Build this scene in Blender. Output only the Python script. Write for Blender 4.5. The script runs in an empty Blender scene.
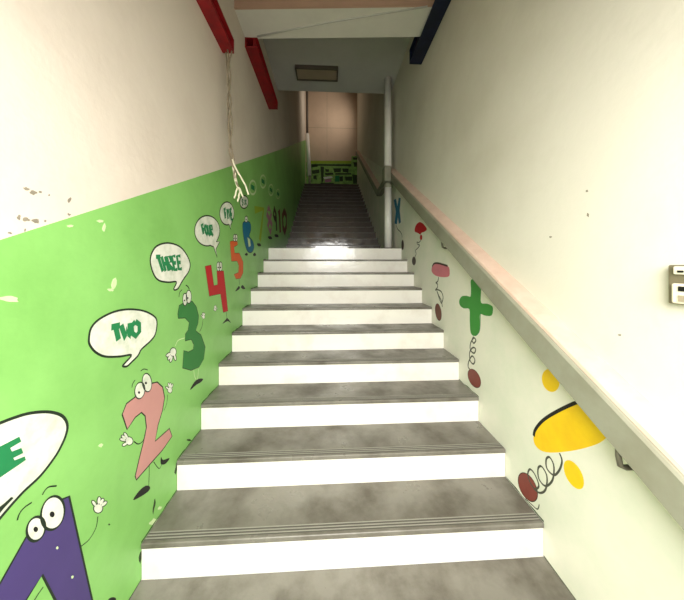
import bpy, bmesh, math, random
from math import sin, cos, pi, radians
from mathutils import Vector
random.seed(7)
C = bpy.context.scene.collection
SC = bpy.context.scene

# ------------------------------------------------------------------ camera, world, light, exposure
H = 1.4308                     # eye height above the lower floor
YAW = 0.0505
F = 263.73                     # focal length in pixels of the 684 wide frame
CXP, CYP = 342.0, 264.0        # principal point (the photo is cropped)
cam = bpy.data.cameras.new('camera'); camo = bpy.data.objects.new('camera', cam); C.objects.link(camo)
camo.location = (0, 0, H); camo.rotation_euler = (pi / 2, 0, -YAW)
cam.sensor_fit = 'HORIZONTAL'; cam.sensor_width = 36; cam.lens = F / 684 * 36
cam.shift_y = -(300 - CYP) / 684; cam.clip_start = 0.01
SC.camera = camo

w = bpy.data.worlds.new('world'); SC.world = w; w.use_nodes = True
w.node_tree.nodes['Background'].inputs[0].default_value = (0.95, 0.98, 1.0, 1)
w.node_tree.nodes['Background'].inputs[1].default_value = 1.0

def area(name, loc, rot, sx, sy, power, col):
    l = bpy.data.lights.new(name, 'AREA'); l.shape = 'RECTANGLE'; l.size = sx; l.size_y = sy
    l.energy = power; l.color = col
    o = bpy.data.objects.new(name, l); C.objects.link(o); o.location = loc; o.rotation_euler = rot
    return o
# daylight coming in (from above) through the street doorway behind the camera
def aim(o, d): o.rotation_euler = Vector(d).to_track_quat('-Z', 'Y').to_euler()
dl = area('doorway_daylight', (0.08, -0.75, 1.82), (0, 0, 0), 1.4, 1.5, 132, (1.0, 0.975, 0.925))
aim(dl, (0.03, 1, -1.6))
# daylight from a side window of the upper landing
wl = area('upper_window_daylight', (0.98, 8.7, 6.75), (0, 0, 0), 0.7, 0.9, 12, (1.0, 0.88, 0.74))
aim(wl, (-1, 0.55, -0.1)); wl.data.spread = radians(130)

SC.view_settings.view_transform = 'Standard'; SC.view_settings.look = 'None'
SC.view_settings.gamma = 1; SC.view_settings.use_curve_mapping = False
SC.view_settings.exposure = 0.0

# ------------------------------------------------------------------ projection helpers (photo pixel -> point on a real wall plane)
cY, sY = cos(YAW), sin(YAW)
def ray(px, py):
    u = (px - CXP) / F; v = (CYP - py) / F
    x = sY + u * cY; y = cY - u * sY
    return x / y, v / y
def on_x(px, py, x):
    a, b = ray(px, py); d = x / a
    return d, b * d + H
def on_y(px, py, y):
    a, b = ray(px, py)
    return a * y, b * y + H

# ------------------------------------------------------------------ materials
def lin(c):
    return tuple(((v / 255) / 12.92 if v / 255 <= 0.04045 else ((v / 255 + 0.055) / 1.055) ** 2.4) for v in c)
def mat(name, rgb, rough=0.6, spec=0.4, var=0.0, scale=3.0, rgb2=None, bump=0.0, bscale=60, metal=0.0, lo=0.4, hi=0.7, coat=0.0, stretch=None, rvar=0.0):
    m = bpy.data.materials.new(name); m.use_nodes = True
    nt = m.node_tree; b = nt.nodes['Principled BSDF']
    c = lin(rgb)
    b.inputs['Base Color'].default_value = (*c, 1)
    b.inputs['Roughness'].default_value = rough
    b.inputs['Specular IOR Level'].default_value = spec
    b.inputs['Metallic'].default_value = metal
    b.inputs['Coat Weight'].default_value = coat
    geo = nt.nodes.new('ShaderNodeNewGeometry')
    src = geo.outputs['Position']
    if stretch:
        mp = nt.nodes.new('ShaderNodeMapping'); mp.inputs['Scale'].default_value = stretch
        nt.links.new(src, mp.inputs['Vector']); src = mp.outputs['Vector']
    if var > 0 or rgb2:
        n = nt.nodes.new('ShaderNodeTexNoise'); n.inputs['Scale'].default_value = scale; n.inputs['Detail'].default_value = 6
        n.inputs['Roughness'].default_value = 0.62
        nt.links.new(src, n.inputs['Vector'])
        r = nt.nodes.new('ShaderNodeValToRGB')
        c2 = lin(rgb2) if rgb2 else tuple(v * (1 - var) for v in c)
        r.color_ramp.elements[0].position = lo; r.color_ramp.elements[0].color = (*c, 1)
        r.color_ramp.elements[1].position = hi; r.color_ramp.elements[1].color = (*c2, 1)
        nt.links.new(n.outputs['Fac'], r.inputs['Fac']); nt.links.new(r.outputs['Color'], b.inputs['Base Color'])
        if rvar:
            mr = nt.nodes.new('ShaderNodeMapRange'); mr.inputs['From Min'].default_value = 0.35; mr.inputs['From Max'].default_value = 0.65
            mr.inputs['To Min'].default_value = max(0.03, rough - rvar); mr.inputs['To Max'].default_value = rough + rvar
            nt.links.new(n.outputs['Fac'], mr.inputs['Value']); nt.links.new(mr.outputs['Result'], b.inputs['Roughness'])
    if bump > 0:
        n2 = nt.nodes.new('ShaderNodeTexNoise'); n2.inputs['Scale'].default_value = bscale; n2.inputs['Detail'].default_value = 4
        nt.links.new(src, n2.inputs['Vector'])
        bp = nt.nodes.new('ShaderNodeBump'); bp.inputs['Strength'].default_value = bump; bp.inputs['Distance'].default_value = 0.01
        nt.links.new(n2.outputs['Fac'], bp.inputs['Height']); nt.links.new(bp.outputs['Normal'], b.inputs['Normal'])
    return m
M = {}
M['cream'] = mat('cream_wall_paint', (226, 216, 203), 0.75, 0.25, rgb2=(214, 202, 188), scale=1.3, bump=0.12, bscale=25, lo=0.42, hi=0.72)
M['cream_right'] = mat('pale_cream_wall_paint', (222, 217, 205), 0.75, 0.25, rgb2=(210, 204, 190), scale=1.3, bump=0.12, bscale=25, lo=0.42, hi=0.72)
M['green'] = mat('green_wall_paint', (138, 198, 108), 0.45, 0.35, rgb2=(124, 182, 94), scale=2.2, bump=0.12, bscale=25)
M['mint'] = mat('pale_mint_wall_paint', (235, 231, 218), 0.55, 0.35, rgb2=(218, 222, 204), scale=2.5, bump=0.12, bscale=25)
M['dirty_cream'] = mat('warm_cream_wall_paint', (205, 182, 160), 0.8, 0.2, var=0.12, scale=1.5)
M['grey_ceiling'] = mat('grey_white_ceiling_paint', (202, 202, 198), 0.85, 0.2, var=0.08, scale=2)
M['beam'] = mat('white_beam_paint', (228, 226, 218), 0.85, 0.2, var=0.06, scale=4, bump=0.3, bscale=18)
M['pinkish'] = mat('pinkish_beam_face', (198, 165, 146), 0.85, 0.2, var=0.08)
M['tread'] = mat('grey_terrazzo_tread', (122, 118, 109), 0.38, 0.5, rgb2=(84, 78, 68), scale=3.6, lo=0.42, hi=0.68, bump=0.1, bscale=40, rvar=0.12)
M['riser'] = mat('white_gloss_riser_paint', (238, 234, 226), 0.18, 0.6, rgb2=(222, 214, 203), scale=4, lo=0.5, hi=0.78, bump=0.22, bscale=9, rvar=0.08)
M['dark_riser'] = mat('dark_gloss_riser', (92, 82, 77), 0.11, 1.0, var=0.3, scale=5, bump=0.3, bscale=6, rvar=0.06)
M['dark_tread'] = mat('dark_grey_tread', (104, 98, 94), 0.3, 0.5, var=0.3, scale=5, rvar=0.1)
M['groove'] = mat('dark_groove_filler', (86, 83, 76), 0.6, 0.3)
M['ridge'] = mat('pale_nosing_ridge', (150, 147, 137), 0.45, 0.4, var=0.15, scale=12)
M['rail'] = mat('olive_grey_rail_paint', (146, 145, 129), 0.5, 0.4, rgb2=(134, 131, 114), scale=6)
M['railtop'] = mat('pinkish_rail_cap', (212, 187, 170), 0.55, 0.35, rgb2=(198, 170, 152), scale=7)
M['white_metal'] = mat('white_pole_paint', (246, 243, 236), 0.25, 0.5, var=0.08, scale=10)
M['red_steel'] = mat('red_steel_paint', (150, 22, 28), 0.5, 0.4, rgb2=(112, 18, 24), scale=9)
M['navy_steel'] = mat('navy_steel_paint', (18, 28, 58), 0.5, 0.4, rgb2=(13, 20, 42), scale=9)
M['wire'] = mat('grey_beige_cable', (150, 138, 116), 0.6, 0.3, var=0.25, scale=40)
M['wire_end'] = mat('bare_white_cable_end', (236, 230, 204), 0.5, 0.4)
M['lamp_frame'] = mat('brown_lamp_frame', (92, 84, 74), 0.5, 0.4)
M['lamp_cover'] = mat('yellowed_lamp_diffuser', (168, 154, 132), 0.4, 0.4, var=0.1, scale=8)
M['bracket'] = mat('dark_steel_bracket', (92, 88, 74), 0.45, 0.5)
M['box_dark'] = mat('olive_box_plastic', (118, 110, 88), 0.5, 0.4)
M['box_white'] = mat('ivory_box_plastic', (232, 224, 204), 0.4, 0.5)
M['black'] = mat('black_outline_paint', (30, 44, 30), 0.6, 0.3)
M['ink'] = mat('black_paint', (24, 24, 22), 0.6, 0.3)
M['white_paint'] = mat('white_mural_paint', (232, 234, 222), 0.6, 0.3, rgb2=(196, 206, 186), scale=16)
M['letter'] = mat('dark_green_letter_paint', (32, 128, 76), 0.6, 0.3, var=0.1, scale=12)
M['purple'] = mat('purple_mural_paint', (74, 60, 118), 0.55, 0.3, var=0.08, scale=6)
M['pink'] = mat('dusty_pink_mural_paint', (198, 144, 138), 0.55, 0.3, var=0.08, scale=6)
M['dgreen'] = mat('dark_green_mural_paint', (48, 122, 56), 0.55, 0.3, var=0.08, scale=6)
M['red'] = mat('red_mural_paint', (186, 18, 28), 0.55, 0.3, var=0.08, scale=6)
M['orange'] = mat('orange_mural_paint', (222, 98, 44), 0.55, 0.3, var=0.08, scale=6)
M['teal'] = mat('blue_mural_paint', (24, 112, 146), 0.55, 0.3, var=0.1, scale=6)
M['mural_green'] = mat('mixed_green_mural_paint', (150, 190, 104), 0.55, 0.3, rgb2=(96, 140, 66), scale=9)
M['lime'] = mat('yellow_green_mural_paint', (150, 176, 50), 0.55, 0.3, var=0.1, scale=6)
M['mauve'] = mat('mauve_mural_paint', (172, 120, 140), 0.55, 0.3, var=0.1, scale=6)
M['brown'] = mat('brown_mural_paint', (112, 58, 42), 0.55, 0.3, var=0.1, scale=6)
M['darkbrown'] = mat('dark_brown_mural_paint', (58, 34, 26), 0.55, 0.3, var=0.1, scale=6)
M['foot'] = mat('red_brown_mural_paint', (134, 66, 58), 0.55, 0.3, var=0.12, scale=18)
M['yellow'] = mat('yellow_mural_paint', (250, 206, 12), 0.5, 0.35, rgb2=(240, 190, 10), scale=8)
M['plusgreen'] = mat('leaf_green_mural_paint', (52, 142, 48), 0.5, 0.35, var=0.08, scale=8)
M['rose'] = mat('rose_mural_paint', (208, 112, 128), 0.5, 0.35, var=0.1, scale=8)
M['coil'] = mat('grey_black_coil_paint', (78, 78, 68), 0.6, 0.3)
M['stain'] = mat('grey_plaster_scar', (150, 142, 126), 0.9, 0.1, var=0.3, scale=40)
M['chip'] = mat('bare_plaster_chip', (206, 228, 176), 0.9, 0.1, var=0.1, scale=40)
M['grime'] = mat('dark_grime', (66, 82, 56), 0.9, 0.1, var=0.3, scale=30)

# ------------------------------------------------------------------ mesh helpers
def obj(name, bm, mats, parent=None, smooth=False):
    bmesh.ops.recalc_face_normals(bm, faces=bm.faces)
    me = bpy.data.meshes.new(name); bm.to_mesh(me); bm.free()
    for m in (mats if isinstance(mats, (list, tuple)) else [mats]):
        me.materials.append(m)
    if smooth:
        for p in me.polygons: p.use_smooth = True
    o = bpy.data.objects.new(name, me); C.objects.link(o)
    if parent is not None:
        o.parent = parent
        o.location = -world_loc(parent)
    return o
def world_loc(o):
    v = o.location.copy()
    while o.parent is not None:
        o = o.parent; v += o.location
    return v
def empty(name, loc=(0, 0, 0)):
    o = bpy.data.objects.new(name, None); o.location = loc; o.empty_display_size = 0.05; C.objects.link(o); return o
def tag(o, label=None, cat=None, group=None, kind=None):
    if label: o['label'] = label
    if cat: o['category'] = cat
    if group: o['group'] = group
    if kind: o['kind'] = kind
    return o
def box(bm, x0, x1, y0, y1, z0, z1, mi=0, bev=0.0):
    vs = [bm.verts.new((x, y, z)) for z in (z0, z1) for x, y in ((x0, y0), (x1, y0), (x1, y1), (x0, y1))]
    fs = []
    for q in ((0, 3, 2, 1), (4, 5, 6, 7), (0, 1, 5, 4), (1, 2, 6, 5), (2, 3, 7, 6), (3, 0, 4, 7)):
        f = bm.faces.new([vs[i] for i in q]); f.material_index = mi; fs.append(f)
    if bev > 0:
        es = list({e for f in fs for e in f.edges})
        r = bmesh.ops.bevel(bm, geom=es, offset=bev, segments=2, profile=0.5, affect='EDGES')
        for f in r['faces']: f.material_index = mi
def boxm(*a, **k):
    bm = bmesh.new(); box(bm, *a, **k); return bm
def cyl(bm, x, y, z0, z1, r0, r1=None, n=24, mi=0):
    if r1 is None: r1 = r0
    a = [bm.verts.new((x + r0 * cos(2 * pi * i / n), y + r0 * sin(2 * pi * i / n), z0)) for i in range(n)]
    b = [bm.verts.new((x + r1 * cos(2 * pi * i / n), y + r1 * sin(2 * pi * i / n), z1)) for i in range(n)]
    for i in range(n):
        f = bm.faces.new((a[i], a[(i + 1) % n], b[(i + 1) % n], b[i])); f.smooth = True; f.material_index = mi
    bm.faces.new(a[::-1]).material_index = mi; bm.faces.new(b).material_index = mi
def tube(bm, pts, r, n=8, mi=0):
    rings = []
    pts = [Vector(p) for p in pts]
    for i, p in enumerate(pts):
        t = (pts[min(i + 1, len(pts) - 1)] - pts[max(i - 1, 0)]).normalized()
        up = Vector((0, 1, 0)) if abs(t.y) < 0.9 else Vector((1, 0, 0))
        a = t.cross(up).normalized(); b = t.cross(a)
        rr = r[i] if isinstance(r, (list, tuple)) else r
        rings.append([bm.verts.new(p + (a * cos(2 * pi * k / n) + b * sin(2 * pi * k / n)) * rr) for k in range(n)])
    for i in range(len(rings) - 1):
        for k in range(n):
            f = bm.faces.new((rings[i][k], rings[i][(k + 1) % n], rings[i + 1][(k + 1) % n], rings[i + 1][k])); f.smooth = True; f.material_index = mi
    bm.faces.new(rings[0][::-1]).material_index = mi; bm.faces.new(rings[-1]).material_index = mi
def prism_yz(bm, pts, x0, x1, mi=0):
    a = [bm.verts.new((x0, y, z)) for y, z in pts]; b = [bm.verts.new((x1, y, z)) for y, z in pts]
    n = len(pts); fs = [bm.faces.new(a), bm.faces.new(b[::-1])]
    for i in range(n): fs.append(bm.faces.new((a[i], b[i], b[(i + 1) % n], a[(i + 1) % n])))
    for f in fs: f.material_index = mi
    return fs
def spline(pts, closed=False, k=6):
    n = len(pts); out = []
    rng = n if closed else n - 1
    for i in range(rng):
        if closed: p0, p1, p2, p3 = pts[(i - 1) % n], pts[i], pts[(i + 1) % n], pts[(i + 2) % n]
        else: p0, p1, p2, p3 = pts[max(i - 1, 0)], pts[i], pts[i + 1], pts[min(i + 2, n - 1)]
        for j in range(k):
            t = j / k
            out.append(tuple(0.5 * ((2 * p1[a]) + (-p0[a] + p2[a]) * t + (2 * p0[a] - 5 * p1[a] + 4 * p2[a] - p3[a]) * t * t + (-p0[a] + 3 * p1[a] - 3 * p2[a] + p3[a]) * t ** 3) for a in (0, 1)))
    if not closed: out.append(tuple(pts[-1]))
    return out
def ell(cx, cy, rx, ry, ang=0, n=28):
    a = radians(ang)
    return [(cx + rx * cos(t) * cos(a) - ry * sin(t) * sin(a), cy + rx * cos(t) * sin(a) + ry * sin(t) * cos(a)) for t in (2 * pi * i / n for i in range(n))]
def crop(ox, oy, s, pts):
    return [(ox + x / s, oy + y / s) for x, y in pts]

# ------------------------------------------------------------------ room dimensions
XL, XR = -0.8485, 1.0515
Y1, T, R = 1.2387, 0.28, 0.1654            # first riser, tread, riser of the lower flight
N1 = 10
YL0 = Y1 + (N1 - 1) * T                    # front of the landing
ZL = N1 * R
Y2 = 5.30; N2 = 16; T2 = 0.26; R2 = 0.1605 # upper flight
YT = Y2 + (N2 - 1) * T2; ZT = ZL + N2 * R2
YB = 9.70                                  # back wall
YF = -1.1                                  # front wall with the street doorway
ZC = H + 2.9                               # ceiling over the lower flight
ZH = 7.75                                  # high ceiling over the upper flight
YC = 4.45                                  # where the low ceiling ends

# ------------------------------------------------------------------ structure
def struct(name, bm, m):
    o = obj(name, bm, m); o['kind'] = 'structure'; return o
wall_left = struct('wall_left', boxm(XL - 0.2, XL, YF - 0.2, YB + 0.2, -0.1, ZH + 0.1), M['cream'])
wall_right = struct('wall_right', boxm(XR, XR + 0.2, YF - 0.2, YB + 0.2, -0.1, ZH + 0.1), M['cream_right'])
wall_back = struct('wall_back', boxm(XL, XR, YB, YB + 0.2, ZT - 0.3, ZH), M['dirty_cream'])
bm = bmesh.new()
box(bm, XL, XL + 0.12, YF - 0.2, YF, 0, ZC); box(bm, XR - 0.12, XR, YF - 0.2, YF, 0, ZC); box(bm, XL + 0.12, XR - 0.12, YF - 0.2, YF, 2.42, ZC)
wall_front = struct('wall_front', bm, M['cream'])
floor = struct('floor', boxm(XL, XR, YF - 1.2, Y1 - 0.001, -0.12, 0.0), M['tread'])
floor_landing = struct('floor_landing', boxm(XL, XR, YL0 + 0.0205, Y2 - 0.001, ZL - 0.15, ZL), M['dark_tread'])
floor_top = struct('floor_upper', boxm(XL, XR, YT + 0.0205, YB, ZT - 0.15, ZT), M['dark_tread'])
bm = bmesh.new(); box(bm, XL, XR, YF - 0.2, YC, ZC, ZC + 0.2)
ceiling = struct('ceiling', bm, M['grey_ceiling'])
bm = bmesh.new(); box(bm, XL, XR, YC - 0.2, YC, ZC + 0.2, ZH)
wall_upper = struct('wall_upper', bm, M['cream'])
ceiling_high = struct('ceiling_upper', boxm(XL, XR, YC - 0.2, YB + 0.2, ZH, ZH + 0.1), M['grey_ceiling'])
# downstand beam
def skewbox(bm, y0, y1, z0, z1, sl):
    xm = (XL + XR) / 2
    q = [(XL, y0 + sl * (XL - xm)), (XR, y0 + sl * (XR - xm)), (XR, y1 + sl * (XR - xm)), (XL, y1 + sl * (XL - xm))]
    a = [bm.verts.new((x, y, z0)) for x, y in q]; b = [bm.verts.new((x, y, z1)) for x, y in q]
    bm.faces.new(a[::-1]); bm.faces.new(b)
    for i in range(4): bm.faces.new((a[i], a[(i + 1) % 4], b[(i + 1) % 4], b[i]))
beam = empty('ceiling_beam', (0.1, 2.5, H + 2.3))
bm = bmesh.new()
n = 24
skewbox(bm, 2.37, 2.68, H + 2.3, ZC, -0.065)
obj('beam_body', bm, M['beam'], beam)
bm = bmesh.new(); skewbox(bm, 2.355, 2.37, H + 2.3, ZC, -0.065)
obj('beam_face', bm, M['pinkish'], beam)
bm = bmesh.new()
tube(bm, [(-0.72, 2.70, H + 2.298), (0.0, 2.51, H + 2.298), (0.88, 2.31, H + 2.298)], 0.008, 8)
tag(obj('plaster_crease', bm, M['grey_ceiling'], beam), 'thin diagonal ridge across the white underside')
tag(beam, 'white plaster beam crossing the ceiling at the top of the photo', 'beam')

# ------------------------------------------------------------------ stairs
G = 0.0026                     # paint-thick joint between the steps and the walls
def flight(name, y0, z0, n, t, r, mr, mt, label):
    st = empty(name, ((XL + XR) / 2, y0, z0))
    for i in range(1, n + 1):
        y = y0 + (i - 1) * t; z = z0 + i * r
        zt = 0.03 if i < n else 0.0
        bm = bmesh.new()
        box(bm, XL + G, XR - G, y, y + 0.02, z - r, z - (0.022 if i < n else 0.0) , bev=0.0)
        obj('riser', bm, mr, st)
        if i < n:
            bm = bmesh.new(); box(bm, XL + G, XR - G, y - 0.004, y + t, z - 0.022, z)
            # round the front edge of the tread
            es = [e for e in bm.edges if all(abs(v.co.y - (y - 0.004)) < 1e-5 and abs(v.co.z - z) < 1e-5 for v in e.verts)]
            bmesh.ops.bevel(bm, geom=es, offset=0.006, segments=3, profile=0.5, affect='EDGES')
            tr = obj('tread', bm, mt, st)
            g = bmesh.new()
            for k, yy in enumerate((0.012, 0.026, 0.040)):
                box(g, XL + 0.006, XR - 0.006, y + yy, y + yy + 0.005, z - 0.001, z + 0.0008, 0)
                box(g, XL + 0.006, XR - 0.006, y + yy + 0.005, y + yy + 0.010, z - 0.001, z + 0.002, 1)
            obj('nosing_strip', g, [M['groove'], M['ridge']], tr)
    tag(st, label, 'stairs')
    return st
flight('staircase', Y1, 0.0, N1, T, R, M['riser'], M['tread'], 'lower flight of stairs with white painted risers and grey treads')
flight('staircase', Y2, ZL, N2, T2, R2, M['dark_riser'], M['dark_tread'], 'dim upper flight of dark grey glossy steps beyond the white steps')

# ------------------------------------------------------------------ handrail on the right wall
hr = empty('handrail', (XR, 1.5, 1.3))
SL = 0.5907
def rail_path():
    z = lambda y: 0.322 + SL * y
    zt = z(4.16)
    return [(-1.2, z(-1.2)), (4.16, zt), (5.2, zt), (9.25, zt + 0.617 * 4.05)]
def sweep_rail(prof):
    """prof: (x, dz) section, kept vertical along the path"""
    bm = bmesh.new(); rings = []
    for y, z in rail_path(): rings.append([bm.verts.new((x, y, z + dz)) for x, dz in prof])
    n = len(prof)
    for a, b in zip(rings[:-1], rings[1:]):
        for k in range(n): bm.faces.new((a[k], a[(k + 1) % n], b[(k + 1) % n], b[k]))
    bm.faces.new(rings[0][::-1]); bm.faces.new(rings[-1])
    return bm
XF = 0.955
obj('rail_beam', sweep_rail([(XF, 0.0), (XR, 0.0), (XR, 0.150), (XF + 0.02, 0.138), (XF + 0.006, 0.132), (XF, 0.122)]), M['rail'], hr)
tag(obj('top_cap', sweep_rail([(XF + 0.012, 0.1365), (XR, 0.150), (XR, 0.176), (XF + 0.03, 0.158), (XF + 0.016, 0.150)]), M['railtop'], hr), 'pinkish worn top of the rail')
zc = 0.322 + SL * 4.13
obj('post_collar', boxm(0.855, XF + 0.002, 4.0, 4.18, zc - 0.06, zc + 0.18, bev=0.012), M['rail'], hr)
for px, py, dr in ((443, 249, 0.06), (621, 471, 0.065)):
    y, z = on_x(px, py, XR - 0.075)
    zb = 0.322 + SL * y
    b = bmesh.new()
    tube(b, [(XR - 0.002, y, zb - dr), (XR - 0.06, y, zb - dr), (XR - 0.078, y, zb - dr + 0.008), (XR - 0.084, y, zb - dr * 0.4), (XR - 0.084, y, zb + 0.003)], 0.0085, 10)
    box(b, XR - 0.008, XR, y - 0.025, y + 0.025, zb - dr - 0.03, zb - dr + 0.03, bev=0.003)
    obj('bracket', b, M['bracket'], hr)
tag(hr, 'thick sloping handrail with olive grey face along the right wall', 'handrail')

# ------------------------------------------------------------------ white pole beside the handrail at the landing
po = empty('white_pole', (0.928, 4.09, ZL))
bm = bmesh.new(); cyl(bm, 0.928, 4.09, ZL + 0.03, zc - 0.12, 0.056); cyl(bm, 0.928, 4.09, zc + 0.186, ZC, 0.056); obj('shaft', bm, M['white_metal'], po)
bm = bmesh.new(); cyl(bm, 0.928, 4.09, ZL, ZL + 0.03, 0.075, 0.062); obj('base_collar', bm, M['dark_tread'], po)
bm = bmesh.new(); cyl(bm, 0.928, 4.09, zc - 0.14, zc - 0.12, 0.064); cyl(bm, 0.928, 4.09, zc - 0.12, zc - 0.065, 0.062, 0.050); obj('cap_ring', bm, M['rail'], po)
tag(po, 'white round pole standing on the landing where the handrail turns', 'pole')

# ------------------------------------------------------------------ painted steel bars high on the walls
def steel(name, x0, x1, y0, y1, z0, z1, m, label, side):
    r = empty(name, ((x0 + x1) / 2, y1, z0))
    t = 0.012
    bm = bmesh.new()                    # channel section: web on the wall side, two flanges
    box(bm, x0, x1, y0, y1, z0, z0 + t); box(bm, x0, x1, y0, y1, z1 - t, z1)
    wx = (x0, x0 + t) if side < 0 else (x1 - t, x1)
    box(bm, wx[0], wx[1], y0, y1, z0 + t, z1 - t)
    ix = (x1 - 0.03 - t, x1 - 0.03) if side < 0 else (x0 + 0.03, x0 + 0.03 + t)
    box(bm, ix[0], ix[1], y0, y1, z0 + t, z1 - t)
    obj('channel', bm, m, r)
    obj('end_plate', boxm(x0, x1, y1, y1 + 0.01, z0, z1), m, r)
    tag(r, label, 'steel bar')
steel('steel_bar', XL, XL + 0.09, YF, 2.15, H + 1.69, H + 1.80, M['red_steel'], 'nearer red steel bar high on the left wall, cables hanging from its end', -1)
steel('steel_bar', XL, XL + 0.125, 2.72, 3.79, H + 2.2, H + 2.31, M['red_steel'], 'farther red steel bar on the left wall behind the white beam', -1)
steel('steel_bar', 0.912, XR - 0.003, YF, 2.93, H + 2.26, H + 2.42, M['navy_steel'], 'dark navy steel bar at the top of the right wall', 1)

# ------------------------------------------------------------------ ceiling lamp (unlit)
la = empty('ceiling_lamp', (-0.18, 3.99, ZC))
x0, x1, ya, yb = -0.49, 0.14, 3.86, 4.12
bm = bmesh.new()
for a in ((x0, x1, ya, ya + 0.02), (x0, x1, yb - 0.02, yb), (x0, x0 + 0.02, ya + 0.02, yb - 0.02), (x1 - 0.02, x1, ya + 0.02, yb - 0.02)):
    box(bm, *a, ZC - 0.055, ZC)
obj('lamp_frame', bm, M['lamp_frame'], la)
obj('diffuser', boxm(x0 + 0.02, x1 - 0.02, ya + 0.02, yb - 0.02, ZC - 0.045, ZC - 0.01, bev=0.006), M['lamp_cover'], la)
tag(la, 'unlit rectangular lamp on the grey ceiling beyond the beam', 'lamp')

# ------------------------------------------------------------------ hanging cables from the red bar
cb = empty('hanging_cables', (-0.76, 2.11, H + 1.69))
YW = 2.11
def wpts(pts, dy=0.0):
    out = []
    for i, (px, py) in enumerate(pts):
        x, z = on_y(px, py, YW); out.append((x, YW + dy + 0.006 * sin(i * 1.7), z))
    return out
def wob(pts, amp, ph, k=5):
    s = spline(pts, False, k)
    return [(x + amp * sin(0.9 * i + ph), y) for i, (x, y) in enumerate(s)]
strands = [([(228, 51), (229, 80), (231, 110), (229, 135), (232, 160), (235, 176), (238, 187)], 0.9, 0.0, 'wire'),
           ([(231, 51), (230, 75), (229, 100), (232, 130), (231, 150), (234, 168), (236, 180)], 1.0, 2.2, 'wire'),
           ([(226, 51), (228, 90), (228, 120), (231, 146), (233, 160)], 0.7, 4.0, 'wire')]
for i, (p, a, ph, m) in enumerate(strands):
    bm = bmesh.new(); tube(bm, wpts(wob(p, a, ph), 0.012 * (i - 1)), 0.0062, 7); obj('cable', bm, M[m], cb)
for i, p in enumerate(([(233, 160), (236, 168), (241, 177), (246, 186), (249, 195)], [(233, 161), (234, 172), (237, 186), (240, 189), (243, 197)],
          [(234, 166), (236, 180), (237, 187), (235, 195), (234, 198)], [(236, 184), (239, 190), (238, 197), (237, 201)])):
    bm = bmesh.new(); tube(bm, wpts(spline(p, False, 4), 0.01 * (i - 1.5)), 0.0068, 7)
    tag(obj('cable_end', bm, M['wire_end'], cb), 'pale stripped cable end')
tag(cb, 'loose bundle of pale electric cables hanging down the left wall', 'cable')

# ------------------------------------------------------------------ electric box on the right wall
eb = empty('socket_box', (XR, 0.72, 1.37))
obj('back_box', boxm(XR - 0.026, XR, 0.672, 0.748, 1.312, 1.428, bev=0.004), M['box_dark'], eb)
bm = bmesh.new(); box(bm, XR - 0.036, XR - 0.026, 0.674, 0.730, 1.400, 1.424, bev=0.004)
up = obj('cover_plate', bm, M['box_white'], eb)
obj('screw', boxm(XR - 0.038, XR - 0.036, 0.705, 0.718, 1.406, 1.412), M['ink'], up)
bm = bmesh.new(); box(bm, XR - 0.036, XR - 0.026, 0.674, 0.734, 1.315, 1.374, bev=0.005)
lo = obj('cover_plate', bm, M['box_white'], eb)
obj('outlet_slot', boxm(XR - 0.038, XR - 0.036, 0.70, 0.716, 1.352, 1.366), M['ink'], lo)
obj('outlet_slot', boxm(XR - 0.038, XR - 0.036, 0.69, 0.716, 1.322, 1.340), M['lamp_cover'], lo)
tag(eb, 'small ivory electric socket box on the right wall at the photo edge', 'socket')

# ------------------------------------------------------------------ post in the back left corner of the upper landing
ps = empty('corner_post', (-0.80, 9.3, ZT))
a = on_y(307.2, 134, 9.3); b = on_y(309.6, 176, 9.3); t2 = on_y(307.0, 90, 9.3)
bm = bmesh.new(); tube(bm, [(b[0], 9.3, b[1]), (a[0], 9.3, a[1])], 0.068, 12); obj('lower_pole', bm, M['white_metal'], ps)
bm = bmesh.new(); tube(bm, [(b[0] , 9.3, ZT), (b[0], 9.3, b[1])], 0.042, 12); obj('pole_foot', bm, M['rail'], ps)
bm = bmesh.new(); tube(bm, [(a[0], 9.3, a[1]), (t2[0], 9.3, ZH)], 0.042, 12); tag(obj('upper_pole', bm, M['lamp_frame'], ps), 'dark brown upper length of the post')
tag(ps, 'thin white post with dark upper half at the top of the stairs', 'post')

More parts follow.
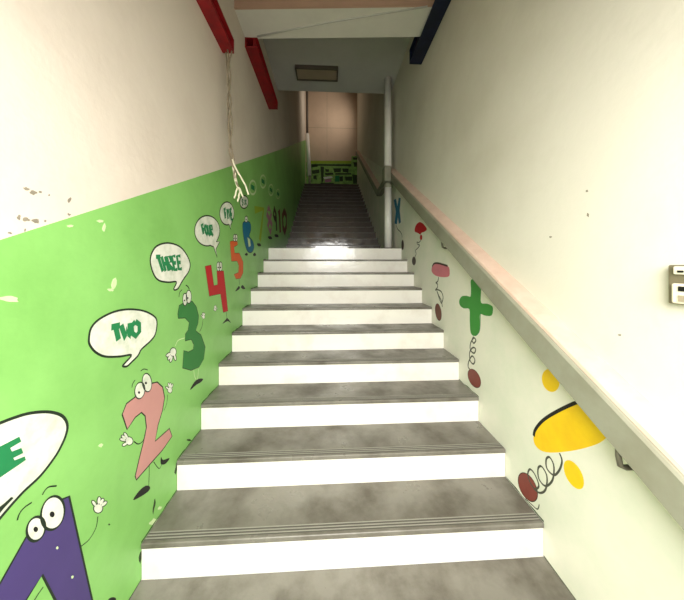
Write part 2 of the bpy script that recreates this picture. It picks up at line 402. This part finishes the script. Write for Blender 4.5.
# ------------------------------------------------------------------ wall paint: every piece is a thin coat on its wall
class Coat:
    def __init__(s, x=None, sgn=1, y=None):
        s.x, s.sgn, s.y = x, sgn, y; s.bm = bmesh.new(); s.mats = []; s.ns = 0
    def mi(s, m):
        if m not in s.mats: s.mats.append(m)
        return s.mats.index(m)
    def P(s, p, off):
        off *= 0.3
        if s.y is not None:
            x, z = on_y(p[0], p[1], s.y); return Vector((x, s.y - off, z))
        d, z = on_x(p[0], p[1], s.x); return Vector((s.x + s.sgn * off, d, z))
    def raw(s, W, m, off):
        off *= 0.3
        nrm = Vector((0, -1, 0)) if s.y is not None else Vector((s.sgn, 0, 0))
        k = s.mi(m)
        top = [s.bm.verts.new(p) for p in W]; bot = [s.bm.verts.new(p - nrm * off) for p in W]
        n = len(W)
        f = s.bm.faces.new(top); f.material_index = k; f.normal_update()
        bmesh.ops.triangulate(s.bm, faces=[f], ngon_method='EAR_CLIP')
        for i in range(n):
            g = s.bm.faces.new((top[i], bot[i], bot[(i + 1) % n], top[(i + 1) % n])); g.material_index = k
    def strip(s, lo, hi, m):
        k = s.mi(m); a = [s.bm.verts.new(p) for p in lo]; b = [s.bm.verts.new(p) for p in hi]
        for i in range(len(a) - 1):
            f = s.bm.faces.new((a[i], a[i + 1], b[i + 1], b[i])); f.material_index = k
    def poly(s, pts, m, off=0.0015, smooth=False, k=5):
        if smooth: pts = spline(pts, True, k)
        s.raw([s.P(p, off) for p in pts], M[m], off); return s
    def stroke(s, pts, wd, m, off=0.0025, closed=False, smooth=True, k=5):
        if smooth: pts = spline(pts, closed, k)
        W = [s.P(p, off + 0.00012 * s.ns + 0.000012 * i) for i, p in enumerate(pts)]; s.ns += 1
        nrm = Vector((0, -1, 0)) if s.y is not None else Vector((s.sgn, 0, 0))
        n = len(W); kk = s.mi(M[m]); L = []; Rr = []
        for i in range(n):
            if closed: t = W[(i + 1) % n] - W[i - 1]
            else: t = W[min(i + 1, n - 1)] - W[max(i - 1, 0)]
            if t.length < 1e-7: t = Vector((0, 0, 1))
            b = t.normalized().cross(nrm) * wd / 2
            L.append(s.bm.verts.new(W[i] + b)); Rr.append(s.bm.verts.new(W[i] - b))
        for i in range(n if closed else n - 1):
            j = (i + 1) % n
            f = s.bm.faces.new((L[i], L[j], Rr[j], Rr[i])); f.material_index = kk
        return s
    def build(s, name, parent, label=None):
        o = obj(name, s.bm, s.mats, parent)
        if label: o['label'] = label
        return o
def LW(): return Coat(XL, 1)
def RW(): return Coat(XR, -1)

# green band on the left wall, stepping up with the stairs
def gline(y): return 1.493 + 0.498 * (y - 0.725) - 0.022 * sin(pi * min(1, max(0, (y - 0.725) / 7)))
c = LW()
ys = [YF + i * (YB - YF) / 30 for i in range(31)]
c.strip([Vector((XL + 0.0003, y, 0.0 if y < Y1 else (ZT - 0.3 if y > YT else max(0, (y - Y1) * 0.49 - 0.25)))) for y in ys], [Vector((XL + 0.0003, y, gline(y))) for y in ys], M['green'])
c.build('green_paint_band', wall_left, 'bright green painted lower part of the wall')
c = RW()
c.strip([Vector((XR - 0.0003, y, (y - Y1) * 0.49 - 0.25 if y > Y1 + 0.52 else 0.0)) for y in ys], [Vector((XR - 0.0003, y, 0.322 + 0.05 + SL * min(y, 4.2) + max(0, y - 4.2) * 0.5)) for y in ys], M['mint'])
c.build('mint_paint_band', wall_right, 'pale mint painted wall below the handrail')

# stroke alphabet
FONT = {'T': [[(0, 0), (1, 0)], [(.5, 0), (.5, 1)]], 'W': [[(0, 0), (.28, 1), (.5, .35), (.72, 1), (1, 0)]], 'O': [[(.5, 0), (.95, .25), (.95, .75), (.5, 1), (.05, .75), (.05, .25), (.5, 0)]],
        'H': [[(.1, 0), (.1, 1)], [(.9, 0), (.9, 1)], [(.1, .5), (.9, .5)]], 'R': [[(.1, 1), (.1, 0), (.8, .05), (.85, .4), (.1, .5), (.9, 1)]],
        'E': [[(.9, 0), (.1, 0), (.1, 1), (.9, 1)], [(.1, .5), (.8, .5)]], 'F': [[(.9, 0), (.1, 0), (.1, 1)], [(.1, .5), (.8, .5)]], 'U': [[(.1, 0), (.1, .8), (.5, 1), (.9, .8), (.9, 0)]],
        'I': [[(.5, 0), (.5, 1)]], 'V': [[(0, 0), (.5, 1), (1, 0)]], 'N': [[(.1, 1), (.1, 0), (.9, 1), (.9, 0)]], 'S': [[(.9, .1), (.4, 0), (.1, .25), (.9, .7), (.6, 1), (.1, .9)]], 'X': [[(0, 0), (1, 1)], [(1, 0), (0, 1)]],
        '7': [[(.05, .03), (.95, .03), (.4, 1)]], '8': [[(.5, .02), (.9, .25), (.1, .72), (.5, .98), (.9, .72), (.1, .25), (.5, .02)]], '9': [[(.9, .3), (.5, .5), (.1, .28), (.5, .02), (.9, .25), (.85, .98)]],
        '1': [[(.2, .2), (.5, 0), (.5, 1)]], '0': [[(.5, 0), (.95, .25), (.95, .75), (.5, 1), (.05, .75), (.05, .25), (.5, 0)]]}
def bil(q, u, v):
    a, b, c_, d = q
    return tuple((1 - u) * (1 - v) * a[i] + u * (1 - v) * b[i] + u * v * c_[i] + (1 - u) * v * d[i] for i in (0, 1))
def letters(co, word, q, wd, m, off=0.003, gap=0.12, smooth=False):
    n = len(word)
    for i, ch in enumerate(word):
        u0 = i / n + gap / n / 2; du = (1 - gap) / n
        for s_ in FONT[ch]:
            co.stroke([bil(q, u0 + du * x, y) for x, y in s_], wd, m, off, smooth=smooth)
def bubble(outline, word, q, ow, lw, label, m='white_paint'):
    c = LW().poly(outline, m, 0.0015).stroke(outline, ow, 'black', 0.0022, True, False)
    b = c.build('speech_bubble', wall_left, label)
    if word:
        c = LW(); letters(c, word, q, lw, 'letter', 0.0028); c.build('lettering', b)
    return b
# ONE
out = spline(crop(0, 400, 5, [(0, 115), (60, 92), (130, 70), (200, 60), (260, 62), (310, 80), (335, 120), (330, 170), (305, 230), (270, 290), (200, 380), (120, 455), (60, 520), (0, 590), (-50, 650), (-5, 560), (60, 488), (0, 540), (-150, 640), (-300, 640), (-380, 540), (-340, 380), (-200, 220), (-90, 150)]), True, 4)
c = LW().poly(out, 'white_paint', 0.0015).stroke(out, 0.0085, 'black', 0.0022, True, False)
b1 = c.build('speech_bubble', wall_left, 'largest white speech bubble, cut by the left photo edge, ending in E')
c = LW().poly(crop(0, 400, 5, [(0, 232), (95, 183), (105, 208), (50, 240), (58, 258), (105, 240), (115, 265), (65, 290), (72, 302), (122, 282), (128, 300), (-10, 394), (-40, 254)]), 'letter', 0.0028)
letters(c, 'ON', crop(0, 400, 5, [(-260, 380), (-60, 265), (-20, 400), (-230, 540)]), 0.03, 'letter', 0.0028)
c.build('lettering', b1)
bubble(spline(crop(80, 290, 6.84, [(60, 330), (75, 260), (130, 200), (230, 150), (330, 132), (430, 142), (500, 175), (525, 215), (515, 300), (480, 350), (420, 405), (395, 450), (350, 495), (320, 522), (290, 520), (310, 495), (350, 445), (270, 455), (170, 455), (105, 425), (65, 375)]), True, 4),
       'TWO', [(110.5, 327.5), (140, 320.5), (140.2, 335), (114, 341)], 0.0085, 0.025, 'white speech bubble reading TWO')
bubble(spline(crop(145, 235, 8.571, [(45, 240), (55, 160), (100, 95), (190, 68), (290, 95), (350, 160), (385, 240), (375, 310), (335, 370), (310, 410), (285, 455), (262, 470), (245, 462), (268, 402), (200, 405), (120, 390), (75, 340)]), True, 4),
       'THREE', [(155.5, 256.8), (181, 256), (182.3, 268.6), (160.5, 271.8)], 0.009, 0.021, 'white speech bubble reading THREE')
e4 = [(185 + (102 + 58 * cos(t)) / 4.615, 195 + (165 + 70 * sin(t)) / 4.615) for t in [radians(75 + 10 * i) for i in range(34)]] + crop(185, 195, 4.615, [(160, 215), (142, 250), (148, 288), (132, 240)])
bubble(e4, 'FOUR', [(201, 224.8), (212.3, 225.3), (213.4, 236), (203, 234)], 0.009, 0.026, 'white speech bubble reading FOUR')
e5 = [(185 + (193 + 33 * cos(t)) / 4.615, 195 + (85 + 53 * sin(t)) / 4.615) for t in [radians(80 + 10 * i) for i in range(34)]] + crop(185, 195, 4.615, [(218, 122), (210, 140), (212, 160), (203, 136)])
bubble(e5, 'FIVE', [(223.8, 209), (231.8, 209), (233, 219.8), (225, 218.4)], 0.01, 0.03, 'white speech bubble reading FIVE')
bubble(ell(244, 202, 4.2, 6.4), 'SIX', [(241.6, 199.5), (246.2, 199.5), (246.6, 205), (241.8, 205)], 0.012, 0.02, 'small speech bubble behind the hanging cable ends', 'white_paint')
for (x, y, rx, ry), lb in (((252.7, 187.5, 3.4, 6.8), 'dim speech bubble just right of the cable ends'), ((263.0, 181.5, 2.9, 6.2), 'dim speech bubble highest on the far green wall'),
                         ((271, 190, 2.4, 5.4), 'dim speech bubble above the brown painted numeral'), ((278, 194, 2.0, 4.6), 'faintest and farthest speech bubble')):
    c = LW().stroke(ell(x, y, rx, ry), 0.022, 'chip', 0.0022, True, False).stroke([(x - rx * .5, y - 1), (x + rx * .5, y + 1)], 0.05, 'letter', 0.0025, smooth=False)
    c.build('speech_bubble', wall_left, lb)

# numeral figures
def eyes(parent, lst, ow=0.005, Wl=LW):
    for (cx, cy, rx, ry, ang, px, py, pr_) in lst:
        o = ell(cx, cy, rx, ry, ang)
        Wl().poly(o, 'white_paint', 0.0030).stroke(o, ow, 'black', 0.0034, True, False).poly(ell(px, py, pr_, pr_ * 1.2, 0, 12), 'ink', 0.0038).build('eye', parent)
def line(parent, name, pts, wd, m='black'):
    return LW().stroke(pts, wd, m, 0.0027).build(name, parent)
def hand(parent, cx, cy, r, ang, sx=1.0, ow=0.25):
    # gloved cartoon hand: ang = direction the fingers point (degrees, 90 = up in the photo), sx squeezes it sideways
    a = radians(ang); u = (cos(a), -sin(a)); v = (-u[1], u[0])
    blobs = [(0, 0, .52, .50)] + [(.80 + (.12 if k in (0, 1) else 0), (k - .9) * .36, .42, .17) for k in range(3)] + [(.35, -.72, .36, .16)]
    c = LW()
    for g, m, off in ((ow, 'black', 0.0025), (0.0, 'white_paint', 0.0032)):
        for (p, q, ra, rb) in blobs:
            tilt = -ang + (0 if p in (0,) else math.degrees(math.atan2(q, p)) * 0.9)
            pts = ell(0, 0, (ra + g * .45) * r, (rb + g * .45) * r, tilt, 14)
            ox, oy = (u[0] * p + v[0] * q) * r, (u[1] * p + v[1] * q) * r
            c.poly([(cx + (ox + x) * sx, cy + oy + y) for x, y in pts], m, off + 0.0001 * blobs.index((p, q, ra, rb)))
    c.build('hand', parent)
def shoe(parent, pts):
    LW().poly(pts, 'ink', 0.0026, True, 3).build('shoe', parent)
def numeral(outline, m, ow, label, smooth=False, k=4, Wl=LW):
    if smooth: outline = spline(outline, True, k)
    return Wl().poly(outline, m, 0.0015).stroke(outline, ow, 'black', 0.0022, True, False).build('painted_numeral', wall_left, label)
K = lambda pts: crop(0, 480, 5, pts)
one = numeral(K([(345, 82), (400, 330), (455, 575), (470, 640), (490, 740), (340, 790), (275, 600), (210, 475), (130, 600), (60, 705), (-80, 640), (0, 515), (128, 288), (200, 190), (300, 100)]), 'purple', 0.006, 'purple painted numeral 1 with two big eyes, nearest the camera')
eyes(one, [(52.4, 513, 11.5, 17, 12, 51.8, 514.4, 2.5), (35.6, 529, 9, 12.4, 15, 35.4, 529.4, 2.3)], 0.006)
line(one, 'eyebrow', K([(210, 75), (225, 50), (245, 34), (282, 30)]), 0.004); line(one, 'eyebrow', K([(85, 202), (95, 170), (120, 138), (158, 112)]), 0.004)
line(one, 'arm', K([(400, 335), (445, 297), (478, 240), (488, 182)]), 0.0035)
hand(one, 98, 508.5, 8.2, 65)
shoe(one, K([(540, 600), (562, 586), (580, 596), (560, 640), (535, 650)]))
line(one, 'arm', K([(215, 535), (190, 570), (165, 610)]), 0.004)
K = lambda pts: crop(100, 350, 4, pts)
two = numeral(K([(88, 258), (105, 215), (140, 188), (175, 165), (200, 135), (228, 128), (250, 148), (258, 190), (250, 240), (232, 300), (220, 365), (277, 314), (288, 345), (250, 400), (210, 445), (145, 520), (140, 505), (155, 440), (175, 360), (185, 310), (180, 264), (165, 250), (140, 270), (108, 318)]), 'pink', 0.006, 'dusty pink painted numeral 2 with eyes and gloved hands')
eyes(two, [(139.6, 390.5, 5, 8.3, 8, 138.8, 392.5, 1.1), (146.8, 382.6, 4.7, 9.2, -6, 145.7, 383, 1.1)], 0.005)
line(two, 'eyebrow', K([(127, 150), (130, 135), (140, 120)]), 0.004); line(two, 'eyebrow', K([(162, 84), (175, 76), (190, 80)]), 0.004)
line(two, 'arm', K([(255, 242), (266, 215), (270, 178)]), 0.0035); line(two, 'arm', K([(180, 340), (170, 365), (152, 376), (135, 366)]), 0.0045)
hand(two, 169.8, 390, 5.2, 85, 0.8); hand(two, 129, 441, 7.4, 150, 0.9)
line(two, 'leg', K([(196, 458), (196, 500), (194, 545)]), 0.0035); line(two, 'leg', K([(214, 447), (236, 474), (250, 448)]), 0.0035)
shoe(two, K([(200, 548), (182, 543), (155, 565), (132, 600), (160, 588), (192, 566)])); shoe(two, K([(244, 428), (252, 440), (278, 432), (262, 455), (243, 456)]))
K = lambda pts: crop(160, 270, 5, pts)
three = numeral(K([(88, 220), (95, 178), (125, 160), (160, 155), (182, 185), (193, 230), (190, 265), (178, 303), (205, 325), (226, 385), (218, 445), (195, 485), (155, 502), (112, 490), (118, 402), (142, 410), (165, 397), (168, 372), (155, 347), (125, 355), (126, 320), (140, 300), (145, 262), (125, 240), (90, 242)]), 'dgreen', 0.004, 'dark green painted numeral 3 with long eyes')
eyes(three, [(184.8, 299.5, 2.2, 6.2, 0, 184.4, 300.5, .7), (188.6, 296.8, 2.6, 6.6, 0, 187.6, 298, .7)], 0.006)
line(three, 'eyebrow', K([(94, 135), (98, 112), (110, 98)]), 0.005); line(three, 'eyebrow', K([(128, 76), (138, 82), (146, 96)]), 0.007)
line(three, 'arm', K([(198, 308), (210, 280), (214, 250)]), 0.005); line(three, 'arm', K([(122, 340), (90, 352), (76, 380)]), 0.005, 'chip')
hand(three, 203.4, 317, 3.2, 90, 0.75); hand(three, 173, 352, 7.6, 230, 0.75)
line(three, 'leg', K([(168, 500), (172, 530), (180, 548)]), 0.005, 'chip'); line(three, 'leg', K([(192, 495), (190, 520), (186, 548)]), 0.005, 'chip')
shoe(three, K([(150, 600), (168, 565), (190, 545), (215, 544), (205, 560), (180, 575)]))
K = lambda pts: crop(185, 195, 4.615, pts)
four = numeral(K([(92, 328), (120, 323), (133, 418), (150, 414), (146, 350), (178, 350), (186, 420), (198, 536), (176, 542), (163, 456), (112, 467)]), 'red', 0.004, 'red painted numeral 4')
eyes(four, [(185 + 153 / 4.615, 195 + 330 / 4.615, 1.6, 4.6, 0, 218, 267.5, .6), (185 + 164 / 4.615, 195 + 330 / 4.615, 1.6, 4.6, 0, 220.4, 267.5, .6)], 0.006)
hand(four, 215.2, 307, 3.0, 260, 0.7)
line(four, 'leg', K([(190, 540), (193, 570)]), 0.006); shoe(four, K([(172, 595), (188, 575), (195, 568), (212, 590), (196, 582)]))
five = numeral(K([(207, 215), (240, 206), (243, 230), (226, 240), (229, 268), (250, 268), (268, 308), (268, 360), (255, 385), (235, 388), (226, 366), (246, 358), (248, 325), (240, 305), (214, 306)]), 'orange', 0.004, 'orange painted numeral 5')
eyes(five, [(185 + 228 / 4.615, 195 + 198 / 4.615, 1.2, 3.6, 0, 234, 238.5, .5), (185 + 236 / 4.615, 195 + 198 / 4.615, 1.2, 3.6, 0, 236, 238.5, .5)], 0.007)
line(five, 'leg', K([(249, 388), (252, 415)]), 0.007); shoe(five, K([(232, 445), (244, 425), (250, 420), (252, 432)])); shoe(five, K([(258, 425), (266, 416), (278, 432), (266, 434)]))
six = numeral(K([(266, 132), (280, 122), (300, 128), (304, 160), (296, 190), (312, 212), (318, 242), (308, 264), (290, 262), (278, 232), (268, 180)]), 'teal', 0.008, 'blue painted numeral 6', True, 3)
eyes(six, [(185 + 282 / 4.615, 195 + 112 / 4.615, 1.5, 3.2, 0, 246, 219.5, .5)], 0.008)
LW().poly(K([(288, 195), (300, 205), (303, 235), (294, 240)]), 'chip', 0.0026).build('inner_loop', six)
shoe(six, K([(276, 274), (285, 266), (290, 276), (282, 280)])); shoe(six, K([(314, 274), (322, 266), (328, 278), (318, 282)]))
for ch, q, m, wd, lb in (('7', [(254, 209), (264, 208), (264, 240), (257, 241)], 'lime', 0.09, 'yellow green painted numeral just beyond the blue one'), ('8', [(265.5, 207), (271.5, 207), (273, 232), (268, 234)], 'mauve', 0.10, 'mauve painted numeral on the dim far wall'),
                         ('9', [(272.5, 208), (276, 208), (277, 231), (274.5, 232)], 'darkbrown', 0.10, 'dark brown painted numeral on the dim far wall'), ('1', [(277.5, 210), (281, 210), (281.5, 232), (279, 233)], 'brown', 0.14, 'reddish brown painted digit near the dark steps'), ('0', [(282, 211), (286.5, 211), (286.5, 231), (283, 233)], 'brown', 0.14, 'round reddish brown digit farthest up the left wall')):
    c = LW(); letters(c, ch, q, wd, m, 0.0025, gap=0.0); o = c.build('painted_numeral', wall_left, lb)
    if ch in '789':
        x = q[3][0]; y = q[3][1] + 2.5
        shoe(o, [(x, y), (x + 3, y), (x + 4, y + 2.5), (x + 1, y + 2.5)])

# operator figures on the right wall: coil legs and brown feet
def sign(outline, m, label, smooth=True, extra=None, k=4):
    if smooth: outline = spline(outline, True, k)
    c = RW().poly(outline, m, 0.0018)
    if extra: extra(c)
    return c.build('painted_operator', wall_right, label)
def coil(parent, pts, wd, m='coil'): RW().stroke(pts, wd, m, 0.0026).build('coil_leg', parent)
def foot(parent, cx, cy, rx, ry, ang, m='foot'):
    RW().poly(ell(cx, cy, rx, ry, ang), m, 0.0022).stroke(ell(cx, cy, rx, ry, ang), 0.004, 'darkbrown', 0.0028, True, False).build('foot', parent)
K = lambda pts: crop(484, 340, 2.725, pts)
def dv(c):
    c.stroke(K([(136, 262), (140, 245), (160, 220), (195, 197), (245, 173), (290, 158)]), 0.014, 'ink', 0.003)
    c.poly(ell(484 + 182 / 2.725, 340 + 110 / 2.725, 8.6, 11.8, -15), 'yellow', 0.0018); c.poly(ell(484 + 245 / 2.725, 340 + 367 / 2.725, 7.8, 16, -28), 'yellow', 0.0018)
dvo = sign(K([(135, 262), (148, 232), (195, 199), (245, 177), (300, 165), (345, 190), (360, 230), (325, 274), (280, 293), (225, 304), (170, 306), (142, 290)]), 'yellow', 'bright yellow division sign under the handrail', extra=dv)
coil(dvo, K([(206, 308), (213, 330), (205, 356), (190, 368), (172, 350), (170, 325), (180, 320), (191, 345), (187, 382), (168, 398), (150, 378), (148, 350), (158, 345), (172, 372), (168, 408), (150, 416), (130, 395), (120, 368), (126, 352), (140, 368), (150, 398), (138, 408)]), 0.009)
foot(dvo, 484 + 120 / 2.725, 340 + 401 / 2.725, 8, 15.5, -25)
RW().stroke(K([(112, 432), (130, 448), (146, 461), (151, 448)]), 0.005, 'coil', 0.003).build('foot_shade_line', dvo)
K = lambda pts: crop(455, 280, 5, pts)
def pl(c): c.stroke(K([(128, 160), (124, 250), (104, 279)]), 0.006, 'letter', 0.0026)
plo = sign(K([(80, 0), (105, -5), (130, 20), (130, 70), (131, 114), (160, 118), (186, 130), (190, 152), (182, 178), (150, 178), (126, 171), (125, 215), (120, 258), (100, 280), (79, 264), (74, 200), (72, 146), (45, 142), (26, 128), (21, 105), (34, 82), (60, 79), (78, 82), (80, 40)]), 'plusgreen', 'green painted plus sign under the handrail', extra=pl, k=3)
coil(plo, K([(94, 284), (86, 300), (94, 316), (105, 302), (94, 290), (78, 318), (78, 350), (96, 366), (104, 346), (90, 338), (74, 362), (76, 402), (92, 420), (100, 400), (86, 380), (70, 406), (66, 432), (74, 446)]), 0.011)
foot(plo, 455 + 97 / 5, 280 + 492 / 5, 5.5, 10, -25)
K = lambda pts: crop(425, 255, 8.575, pts)
def mn(c): c.stroke(K([(62, 100), (78, 74), (110, 70), (150, 80), (195, 94)]), 0.018, 'darkbrown', 0.003)
mno = sign(K([(58, 112), (75, 75), (115, 70), (165, 82), (203, 102), (212, 140), (205, 182), (150, 190), (90, 176), (60, 145)]), 'rose', 'rose pink painted minus sign with a dark upper edge', extra=mn)
coil(mno, K([(118, 190), (110, 225), (94, 238), (108, 250), (106, 280), (90, 300), (112, 298), (142, 318), (156, 366), (142, 412), (124, 375), (110, 330), (104, 310), (120, 350), (140, 390), (150, 445)]), 0.013)
foot(mno, 425 + 115 / 8.575, 255 + 490 / 8.575, 3.0, 8.6, -8, 'brown')
K = lambda pts: crop(380, 185, 7.5, pts)
def rd(c): c.poly(ell(380 + 308 / 7.5, 185 + 393 / 7.5, 1.2, 2.8), 'red', 0.002)
rdo = sign(K([(261, 348), (264, 315), (280, 288), (300, 278), (322, 289), (340, 310), (352, 333), (334, 350), (312, 358), (304, 372), (288, 362)]), 'red', 'dark red heart-like painted sign below the handrail', extra=rd, k=3)
coil(rdo, K([(306, 415), (292, 432), (278, 428), (284, 446), (298, 452), (282, 475), (266, 492), (272, 515), (262, 540)]), 0.012)
foot(rdo, 380 + 255 / 7.5, 185 + 570 / 7.5, 1.9, 4.2, 0, 'darkbrown')
xo = sign(K([(104, 112), (120, 102), (131, 160), (140, 94), (156, 98), (148, 190), (157, 280), (141, 292), (134, 240), (128, 296), (110, 288), (119, 200)]), 'teal', 'blue painted multiplication sign beside the white pole', smooth=False)
coil(xo, K([(122, 300), (132, 330), (152, 350), (164, 372), (166, 395)]), 0.014)
foot(xo, 380 + 170 / 7.5, 185 + 450 / 7.5, 1.2, 5.0, 0, 'darkbrown')

# plaster scars and chips on the walls
def blotch(px, py, rx, ry, ang, n=11):
    return [(px + (rx * cos(t) * cos(ang) - ry * sin(t) * sin(ang)) * random.uniform(.6, 1.25), py + (rx * cos(t) * sin(ang) + ry * sin(t) * cos(ang)) * random.uniform(.6, 1.25)) for t in (2 * pi * i / n for i in range(n))]
for spots, lb in (([(26, 189, 4, 1.6), (33, 192.5, 4, 2.4), (40, 192, 2, 1.2), (49, 195, 1, 1)], 'upper cluster of plaster scars on the cream wall at left'),
                  ([(19, 217, 2, 3), (26, 219, 4, 2.6), (36, 221, 4.5, 3), (45, 221, 1.6, 1)], 'lower cluster of plaster scars just above the green paint'), ([(69.5, 200, 1.6, 3), (69, 214.5, 1.8, 1.2), (10, 233, 2.5, 1.2), (25, 230, 1, 1.6)], 'small grey scars along the paint line')):
    c = LW()
    for x, y, rx, ry in spots: c.poly(blotch(x, y, rx, ry, 0.25), 'stain', 0.0012)
    c.build('plaster_scar', wall_left, lb)
for spots, lb in (([(114, 284, 2.4, 6), (110, 290, 3, 1.6)], 'pale chip in the green paint above the TWO bubble'), ([(8, 299, 10, 3.2)], 'pale worn patch in the green paint at the left photo edge'), ([(70, 226, 4, 1.3), (100, 221, 4.5, 1.6), (104, 228, 1.6, 4)], 'pale chips near the top of the green paint'),
                  ([(100.5, 445.5, 2.2, 2), (72, 577, 1.5, 1.8), (57, 548, 1, 1.4)], 'tiny white chips in the green and purple paint')):
    c = LW()
    for x, y, rx, ry in spots: c.poly(blotch(x, y, rx, ry, 0.1), 'chip', 0.0045)
    c.build('paint_chip', wall_left, lb)
c = LW()
for x, y, rx, ry in ((154, 506, 1.0, 8), (140.5, 556, 1.6, 7), (176, 469, 1.0, 7), (189, 440, 3, 1.2), (109, 524.5, 1, 1)): c.poly(blotch(x, y, rx, ry, 0.15), 'grime', 0.002)
c.build('grime_mark', wall_left, 'dark grime marks beside the risers')
for X, wl_, ks in ((XL, wall_left, range(N1)), (XR, wall_right, (0, 1, 3))):
    b_ = bmesh.new()
    for i in ks:                                  # dirty joint where each tread meets the wall
        y0_ = (Y1 + (i - 1) * T) if i else 0.2
        yy_ = [y0_ + (Y1 + i * T - y0_) * q / 9 for q in range(10)]; z_ = i * R + 0.001
        lo_ = [b_.verts.new((X + (0.0008 if X < 0 else -0.0008), y, z_)) for y in yy_]
        hi_ = [b_.verts.new((X + (0.0008 if X < 0 else -0.0008), y, z_ + 0.004 + random.uniform(-0.002, 0.005))) for y in yy_]
        for q in range(9): b_.faces.new((lo_[q], lo_[q + 1], hi_[q + 1], hi_[q]))
    obj('dirty_joint', b_, M['grime'], wl_)
c = LW()
for x, y, rx, ry in ((154, 522, 3, 5), (160, 508, 1.5, 2.5), (183, 462, 1.6, 3), (206, 412, 1.6, 3)): c.poly(blotch(x, y, rx, ry, 0.9), 'chip', 0.0018)
c.build('paint_chip', wall_left, 'pale chipped edge of the green paint along the steps')
c = RW()
for x, y, rx, ry in ((587, 191, 1.2, 1.4), (588, 215, 1.3, 2), (550.5, 237, 1.4, 1), (620, 335, 2, 1)): c.poly(blotch(x, y, rx, ry, 0), 'stain', 0.0012)
c.build('plaster_scar', wall_right, 'tiny grey specks on the cream right wall')

# mural band on the back wall of the upper landing
BW = lambda: Coat(y=YB)
K = lambda pts: crop(300, 150, 9.771, pts)
c = BW().poly(K([(60, 400), (60, 120), (500, 120), (505, 60), (600, 60), (600, 400)]), 'mural_green', 0.002)
g = c.build('green_mural_band', wall_back, 'green mural band with dark figures at the top of the stairs')
BW().poly(K([(100, 105), (500, 105), (500, 132), (100, 132)]), 'lime', 0.004).build('pale_top_line', g)
c = BW()
for a_ in ([(200, 320), (330, 322), (330, 332), (200, 330)], [(240, 225), (320, 222), (330, 240), (250, 248)], [(520, 120), (585, 118), (588, 160), (530, 165)], [(115, 200), (185, 190), (190, 225), (120, 235)], [(345, 225), (500, 226), (500, 240), (345, 242)], [(510, 240), (570, 245), (565, 330), (520, 330)], [(110, 138), (500, 138), (500, 160), (110, 152)], [(200, 160), (235, 165), (228, 300), (212, 330), (205, 250)], [(245, 185), (285, 190), (280, 215), (250, 212)], [(325, 180), (400, 178), (398, 215), (335, 220)], [(412, 180), (475, 182), (470, 222), (420, 215)],
           [(385, 260), (420, 255), (420, 305), (388, 305)], [(440, 262), (510, 258), (512, 300), (445, 300)], [(110, 140), (180, 142), (170, 165), (115, 170)], [(515, 70), (580, 80), (580, 95), (520, 95)], [(130, 250), (160, 245), (165, 290), (130, 280)], [(560, 180), (590, 170), (590, 230), (565, 225)]):
    c.poly(K(a_), 'grime', 0.004)
c.build('dark_figures', g)
BW().poly(K([(225, 265), (310, 255), (320, 272), (240, 285)]), 'white_paint', 0.005).poly(K([(345, 250), (385, 250), (385, 310), (340, 310)]), 'letter', 0.004).poly(K([(240, 290), (300, 280), (310, 310), (245, 318)]), 'mauve', 0.004).build('pale_figures', g)
# joints of the cladding on the back wall
bm = bmesh.new()
for px in (327,):
    x, _ = on_y(px, 120, YB); box(bm, x - 0.004, x + 0.004, YB - 0.002, YB, ZT + 1.2, ZH)
_, z = on_y(330, 128, YB); box(bm, XL, XR, YB - 0.002, YB, z - 0.004, z + 0.004)
obj('panel_joint', bm, M['stain'], wall_back)
